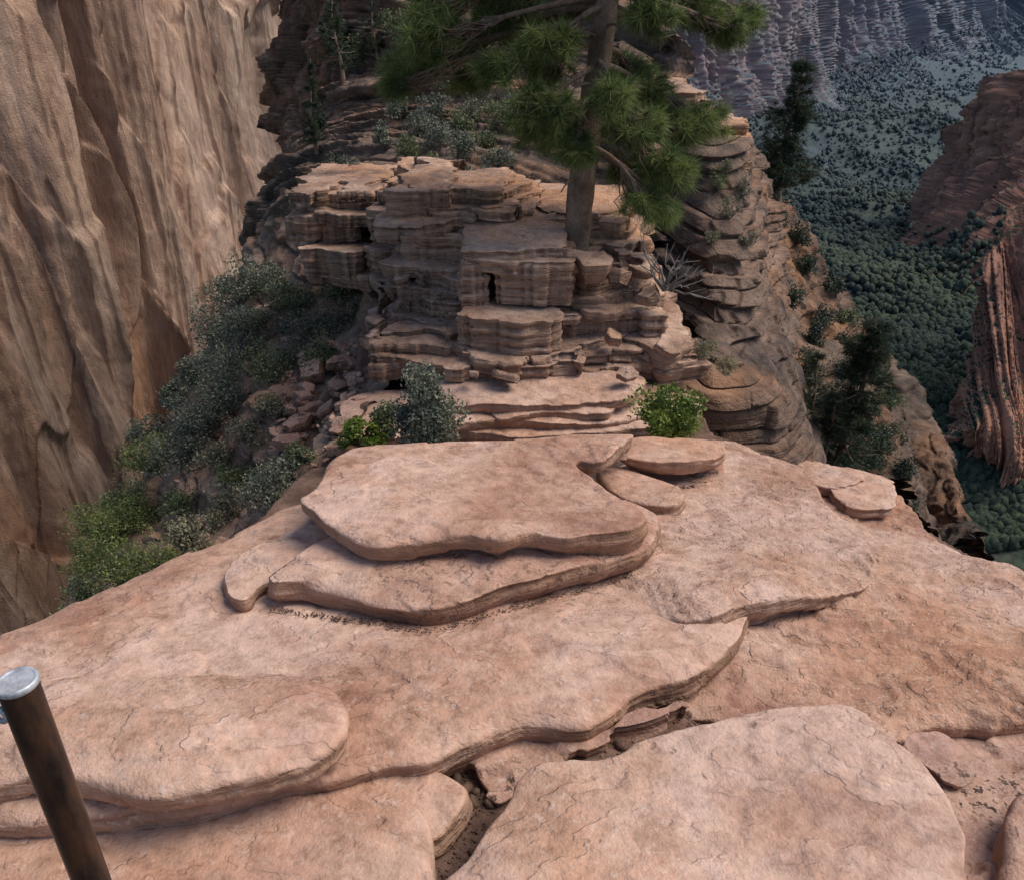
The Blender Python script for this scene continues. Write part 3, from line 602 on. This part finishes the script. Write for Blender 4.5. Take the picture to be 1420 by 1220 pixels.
for (u,v,rp,dy) in CL:
    c=at(u,v,YT+dy*1.2); s=(c[1]*CT-c[2]*ST)/F; R_=rp*s
    ha=c[2]+.15+.1*abs(c[0]-.7) if v<200 else c[2]+.25
    i=np.argmin(np.abs(tp[:,2]-ha)); i=max(i,16); a0=tp[i]
    t=np.linspace(0,1,12)[:,None]; mid=(a0+c)/2+np.array([0,0,.12 if v<200 else .2])+unit(1,r)[0]*.08
    pth=(1-t)**2*a0+2*t*(1-t)*mid+t*t*c
    wood.add(*tube(pth,np.linspace(.028,.008,12),7,.004,1))
    nt_=int(12+rp*.7)
    u_=unit(nt_,r); e=c+u_*np.array([R_,R_,R_*.7])*r.uniform(.35,1.1,(nt_,1))
    for q in e:
        j=r.integers(6,11); b0=pth[j]; pp=b0+(q-b0)*np.linspace(0,1,5)[:,None]; pp[1:4]+=r.normal(size=(3,3))*.02; pp[:,2]-=.04*np.sin(np.linspace(0,math.pi,5))
        wood.add(*tube(pp,np.linspace(.007,.004,5),5))
    dr=e-pth[8]; dr/=np.linalg.norm(dr,axis=1,keepdims=True)+1e-9; dr[:,2]+=.25
    tufts(ned,e,dr,75,.125,.005,r)
for (u,v,u2,v2) in ((838,40,862,45),(835,60,800,50),(826,120,790,130),(822,150,800,175),(845,0,880,-10),(800,250,778,268),(806,240,765,215)):
    a0=at(u,v,YT); a1=at(u2,v2,YT-.3); pp=a0+(a1-a0)*np.linspace(0,1,6)[:,None]; pp[:,2]+=.04*np.sin(np.linspace(0,3,6)); wood.add(*tube(pp,np.linspace(.016,.004,6),6))
wood.make('trunk_and_branches',M_bark,True,par); ned.make('needles',M_needle,False,par)
def conifer(base,h,w,seed,mat,name='pine_tree',nb=34,K=26,lean=0):
    par=bpy.data.objects.new(name,None); scene.collection.objects.link(par); r=np.random.default_rng(seed)
    base=np.asarray(base,float); t=np.linspace(0,1,14)[:,None]
    tr=base+np.array([lean*h,0,h])*t+np.array([1,.5,0])*.03*h*np.sin(t*5+seed)
    wd=Acc(); wd.add(*tube(tr,np.linspace(.03*h,.004*h,14),8)); nd=Acc()
    for k in range(nb):
        f=r.uniform(.15,1); c0=base+(tr[min(13,int(f*13))]-base); az=r.uniform(0,2*math.pi)
        ln=w*.5*(1.05-f)**.6*r.uniform(.5,1.15); d=np.array([math.cos(az),math.sin(az),r.uniform(-.05,.35)])
        pp=c0+d*ln*np.linspace(0,1,6)[:,None]; pp[:,2]+=-.08*ln*np.sin(np.linspace(0,3,6))
        wd.add(*tube(pp,np.linspace(.008*h,.002*h,6),5))
        m_=9; q=pp[r.integers(2,6,m_)]+unit(m_,r)*ln*.22; tufts(nd,q,np.tile(d,(m_,1)),K,.055*h*1.1,.0035*h,r)
    wd.make('trunk_and_branches',M_bark,True,par); nd.make('needles',mat,False,par)
def conpx(G,u,v,h,w,seed,mat,**k):
    p=near(G,u,v); s=(p[1]*CT-p[2]*ST)/F; conifer(p-np.array([0,0,.1]),h*s,w*s,seed,mat,**k)
conpx(G_sh,1085,278,190,100,41,M_needled,nb=80)
conpx(G_sh,1170,640,230,140,42,M_needled,nb=80)
conpx(G_sh,1140,640,130,90,43,M_needled)
conpx(G_sh,1120,570,110,80,44,M_needled)
conpx(G_mr,470,110,110,60,45,M_needled)
conpx(G_mr,520,90,100,60,46,M_needled)
conpx(G_mr,437,200,120,30,47,M_needled)
par=Acc(); r=np.random.default_rng(9)
b0=at(925,400,6.0)
for k in range(16):
    d=np.array([r.uniform(-.7,.9),r.uniform(-.7,.2),r.uniform(-.1,1)]); d/=np.linalg.norm(d); L=r.uniform(.15,.4)
    pp=b0+d*L*np.linspace(0,1,8)[:,None]+np.cumsum(r.normal(size=(8,3))*.012,0); par.add(*tube(pp,np.linspace(.012,.003,8),5))
    for j in range(3):
        q=pp[r.integers(3,7)]; e=d+unit(1,r)[0]*.9; pq=q+e*.1*np.linspace(0,1,5)[:,None]; par.add(*tube(pq,np.linspace(.005,.002,5),4))
par.make('dead_branches',M_twig)
# ---------- loose rocks ----------
def rocks(name,items,mat,seed):
    a=Acc(); r=np.random.default_rng(seed)
    for (c,sx,sy,T) in items:
        k=r.integers(4,7); an=np.linspace(0,2*math.pi,k,endpoint=False)+r.uniform(-.35,.35,k)
        ctrl=np.stack([np.cos(an)*sx*.5,np.sin(an)*sy*.5],-1)*r.uniform(.8,1.1,(k,1))
        V,T_,Q=slab_geo(ctrl,lambda x,y:0*x+.01*T*np.sin(x*9),T=T,r=min(.008,T*.15),sp=max(.012,sx*.05),gsp=max(.03,sx*.12),rough=.06*sx,rf=2/sx,uc=T*.2,sag=.002,seed=int(r.integers(1e4)),smooth=False,m=4,sn=.005)
        V=V+np.array([0,0,T/2]); M=np.array(Matrix.Rotation(r.uniform(0,6.28),3,'Z')@Matrix.Rotation(r.uniform(-.6,.6),3,'X')@Matrix.Rotation(r.uniform(-.5,.5),3,'Y'))
        a.add(V@M.T+np.asarray(c),T_,Q)
    a.make(name,mat)
r=np.random.default_rng(33); it=[]
for k in range(120):
    u,v=r.uniform(380,500),r.uniform(470,645)
    p=near(G_ls,u,v); s=.05+.2*r.random()**2; it.append((p+np.array([0,0,.02]),s,s*r.uniform(.5,.9),s*r.uniform(.2,.4)))
for k in range(70):
    u,v=r.uniform(200,450),r.uniform(520,800)
    p=near(G_ls,u,v); s=.04+.14*r.random()**2; it.append((p+np.array([0,0,.01]),s,s*r.uniform(.5,.9),s*r.uniform(.25,.5)))
for (u,v,s) in ((410,595,.36),(432,520,.40),(400,620,.30),(470,505,.28),(450,575,.28),(425,560,.2),(465,540,.22)):
    p=near(G_ls,u,v); it.append((p+np.array([0,0,.06]),s,s*.6,s*.3))
rocks('loose_rocks',it,M_slabl,1)
it=[(at(825,372,6.0),.36,.28,.16),(at(858,385,6.0),.22,.2,.1),(at(790,355,6.1),.25,.2,.1),(at(900,410,6.0),.2,.2,.08),(at(700,522,5.42),.2,.16,.06),(at(655,520,5.4),.14,.1,.05),(at(850,470,5.75),.22,.16,.07),(at(930,478,5.7),.3,.2,.05),(at(870,520,5.42),.16,.12,.06)]
rocks('boulder',it,M_tower,2)
t_=(1+5**.5)/2
ico=np.array([(-1,t_,0),(1,t_,0),(-1,-t_,0),(1,-t_,0),(0,-1,t_),(0,1,t_),(0,-1,-t_),(0,1,-t_),(t_,0,-1),(t_,0,1),(-t_,0,-1),(-t_,0,1)])/1.9
icf=np.array([(0,11,5),(0,5,1),(0,1,7),(0,7,10),(0,10,11),(1,5,9),(5,11,4),(11,10,2),(10,7,6),(7,1,8),(3,9,4),(3,4,2),(3,2,6),(3,6,8),(3,8,9),(4,9,5),(2,4,11),(6,2,10),(8,6,7),(9,8,1)])
A=Acc()
crk=[(600,1215),(620,1150),(660,1105),(690,1070),(700,1030),(760,1015),(820,1015),(880,985),(950,965),(640,1060),(1000,975)]
for k in range(1500):
    i=r.integers(0,len(crk)); u,v=crk[i]; p=atz(u+r.normal()*28,v+r.normal()*16,-2.28)
    z=float(zb(np.array([p[0]]),np.array([p[1]]))[0]); s=r.uniform(.002,.007) if r.random()<.95 else r.uniform(.01,.022)
    A.add(ico*r.uniform(.7,1.3,(12,3))*s+np.array([p[0],p[1],z+s*.3]),icf)
for k in range(900):
    i=r.integers(0,3); (u0,v0,u1,v1,pl)=[(370,840,600,872,P_D),(600,872,905,785,P_D),(1050,845,1215,790,P_F)][i]
    f=r.random(); p=onpl(u0+(u1-u0)*f,v0+(v1-v0)*f+r.normal()*2.5,pl); s=r.uniform(.0015,.005)
    A.add(ico*r.uniform(.7,1.3,(12,3))*s+p-np.array([0,0,.01]),icf)
A.make('gravel',M_dirt,False)
# ---------- metal post ----------
M_rust,nt,b=nmat('rusted_steel'); tc=nt.nodes.new('ShaderNodeTexCoord').outputs['Object']
c=ramp(nt,noi(nt,mp(nt,tc,(1,1,.3)),30,6,.7),[(.35,(.018,.014,.012)),(.5,(.05,.032,.024)),(.68,(.11,.055,.03))])
nt.links.new(c,b.inputs['Base Color']); b.inputs['Metallic'].default_value=.55; b.inputs['Roughness'].default_value=.38
M_zinc,nt,b=nmat('worn_steel'); tc=nt.nodes.new('ShaderNodeTexCoord').outputs['Object']
c=ramp(nt,noi(nt,tc,60,6,.7),[(.35,(.3,.31,.33)),(.6,(.6,.61,.63))]); nt.links.new(c,b.inputs['Base Color']); b.inputs['Metallic'].default_value=.4; b.inputs['Roughness'].default_value=.5
post=bpy.data.objects.new('metal_post',None); scene.collection.objects.link(post)
pt=at(22,942,.90); pb=np.array([pt[0]+.02,pt[1]-.06,-2.35]); ax=(pt-pb)/np.linalg.norm(pt-pb); R0=.0285
def rev(prof,mat,name,origin,axis,ns=48):
    z=Vector(axis).normalized(); x=z.orthogonal().normalized(); y=z.cross(x); V=[]
    a=np.linspace(0,2*math.pi,ns,endpoint=False)
    for rr_,h in prof: V.append(np.array(origin)+np.outer(np.cos(a)*rr_,x)+np.outer(np.sin(a)*rr_,y)+np.array(z)*h)
    V=np.concatenate(V); i=np.arange(len(prof)-1)[:,None]*ns; j=np.arange(ns)[None]
    q=np.stack([i+j,i+(j+1)%ns,i+ns+(j+1)%ns,i+ns+j],-1).reshape(-1,4)
    return mk(name,V,q,mat,True,post)
Lp=np.linalg.norm(pt-pb)
rev([(R0,0),(R0,Lp*.3),(R0,Lp*.6),(R0,Lp-.012),(R0,Lp-.011)],M_rust,'tube',pb,ax)
rev([(R0+.0002,-.0115),(R0+.0018,-.010),(R0+.0022,-.004),(R0+.0008,0),(R0-.002,.0008),(R0-.004,-.001),(R0-.006,-.0016),(.004,-.0012),(.0001,-.0012)],M_zinc,'welded_cap',pt,ax)
def torus(c,R1,r1,axis,name,mat,el=1.0,ldir=None):
    z=Vector(axis).normalized(); x=Vector(ldir).normalized() if ldir is not None else z.orthogonal().normalized(); y=z.cross(x)
    t=np.linspace(0,2*math.pi,33); P=np.array(c)+np.outer(np.cos(t)*R1*el,x)+np.outer(np.sin(t)*R1,y)
    V,_,q=tube(P,r1,10); return mk(name,V,q,mat,True,post)
e0=pt-ax*.055+np.array([-.034,-.014,0])
torus(e0,.014,.0045,(0.3,1,0),'eye_bolt_ring',M_zinc)
for k in range(7):
    torus(e0+np.array([-.022-.018*k,-.006*k,-.012-.028*k+.0012*k*k]),.0105,.0035,(.2,1,0) if k%2 else (1,.2,.3),'chain_link_%d'%k,M_zinc,1.7,(-.55,-.15,-.8))
# ---------- distant forest ----------
r=np.random.default_rng(77); N_=64000
uu=r.uniform(1030,1440,N_); vv=95+ (r.random(N_)**.95)*725
P=np.array([atz(u,v,-345.) for u,v in zip(uu,vv)]); P[:,2]=zval(P[:,0],P[:,1])
dens=fbm(P*np.array([.008,.008,0]),4,555,.6); P=P[dens>-.25+1.0*(r.random(len(P))-.5)]; N_=len(P)
k=r.integers(int(.42*400*400),400*400,7000); Pc=G_r1.reshape(-1,3)[k]
k=r.integers(int(.6*260*460),260*460,9000); Pd=G_c2.reshape(-1,3)[k]
P=np.vstack([P,Pc,Pd]); dep=P[:,1]; N_=len(P)
sz=(1.0+3.4*r.random(N_)**2.)*(1+dep/4500)
V=(ico[None]*r.uniform(.6,1.4,(N_,12,3))*sz[:,None,None]*np.stack([1+0*sz,1+0*sz,r.uniform(.8,1.6,N_)],-1)[:,None]+P[:,None]+np.stack([0*sz,0*sz,sz*.7],-1)[:,None]).reshape(-1,3)
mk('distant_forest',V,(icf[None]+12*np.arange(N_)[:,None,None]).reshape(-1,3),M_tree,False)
# ---------- light ----------
el=math.radians(55); az=math.radians(82)
sd=Vector((math.sin(az)*math.cos(el),math.cos(az)*math.cos(el),math.sin(el)))
w=bpy.data.worlds.new('World'); scene.world=w; w.use_nodes=True; nt=w.node_tree
sk=nt.nodes.new('ShaderNodeTexSky'); sk.sky_type='NISHITA'; sk.sun_disc=False; sk.sun_elevation=el; sk.sun_rotation=az; sk.altitude=1500; sk.dust_density=4
bg=nt.nodes['Background']; nt.links.new(sk.outputs[0],bg.inputs[0]); bg.inputs[1].default_value=.15
s=bpy.data.lights.new('sun','SUN'); s.energy=3.4; s.angle=math.radians(36); s.color=(1,.91,.80)
so=bpy.data.objects.new('sun',s); so.rotation_euler=sd.to_track_quat('Z','Y').to_euler(); scene.collection.objects.link(so)
# ---------- camera ----------
cd=bpy.data.cameras.new('camera'); cd.sensor_width=36; cd.lens=36*F/1420; cd.clip_start=.05; cd.clip_end=40000
co=bpy.data.objects.new('camera',cd); co.rotation_euler=(math.pi/2-TH,0,0); scene.collection.objects.link(co); scene.camera=co
scene.view_settings.view_transform='Standard'; scene.view_settings.look='None'; scene.view_settings.exposure=0
print('total',time.time()-T00)
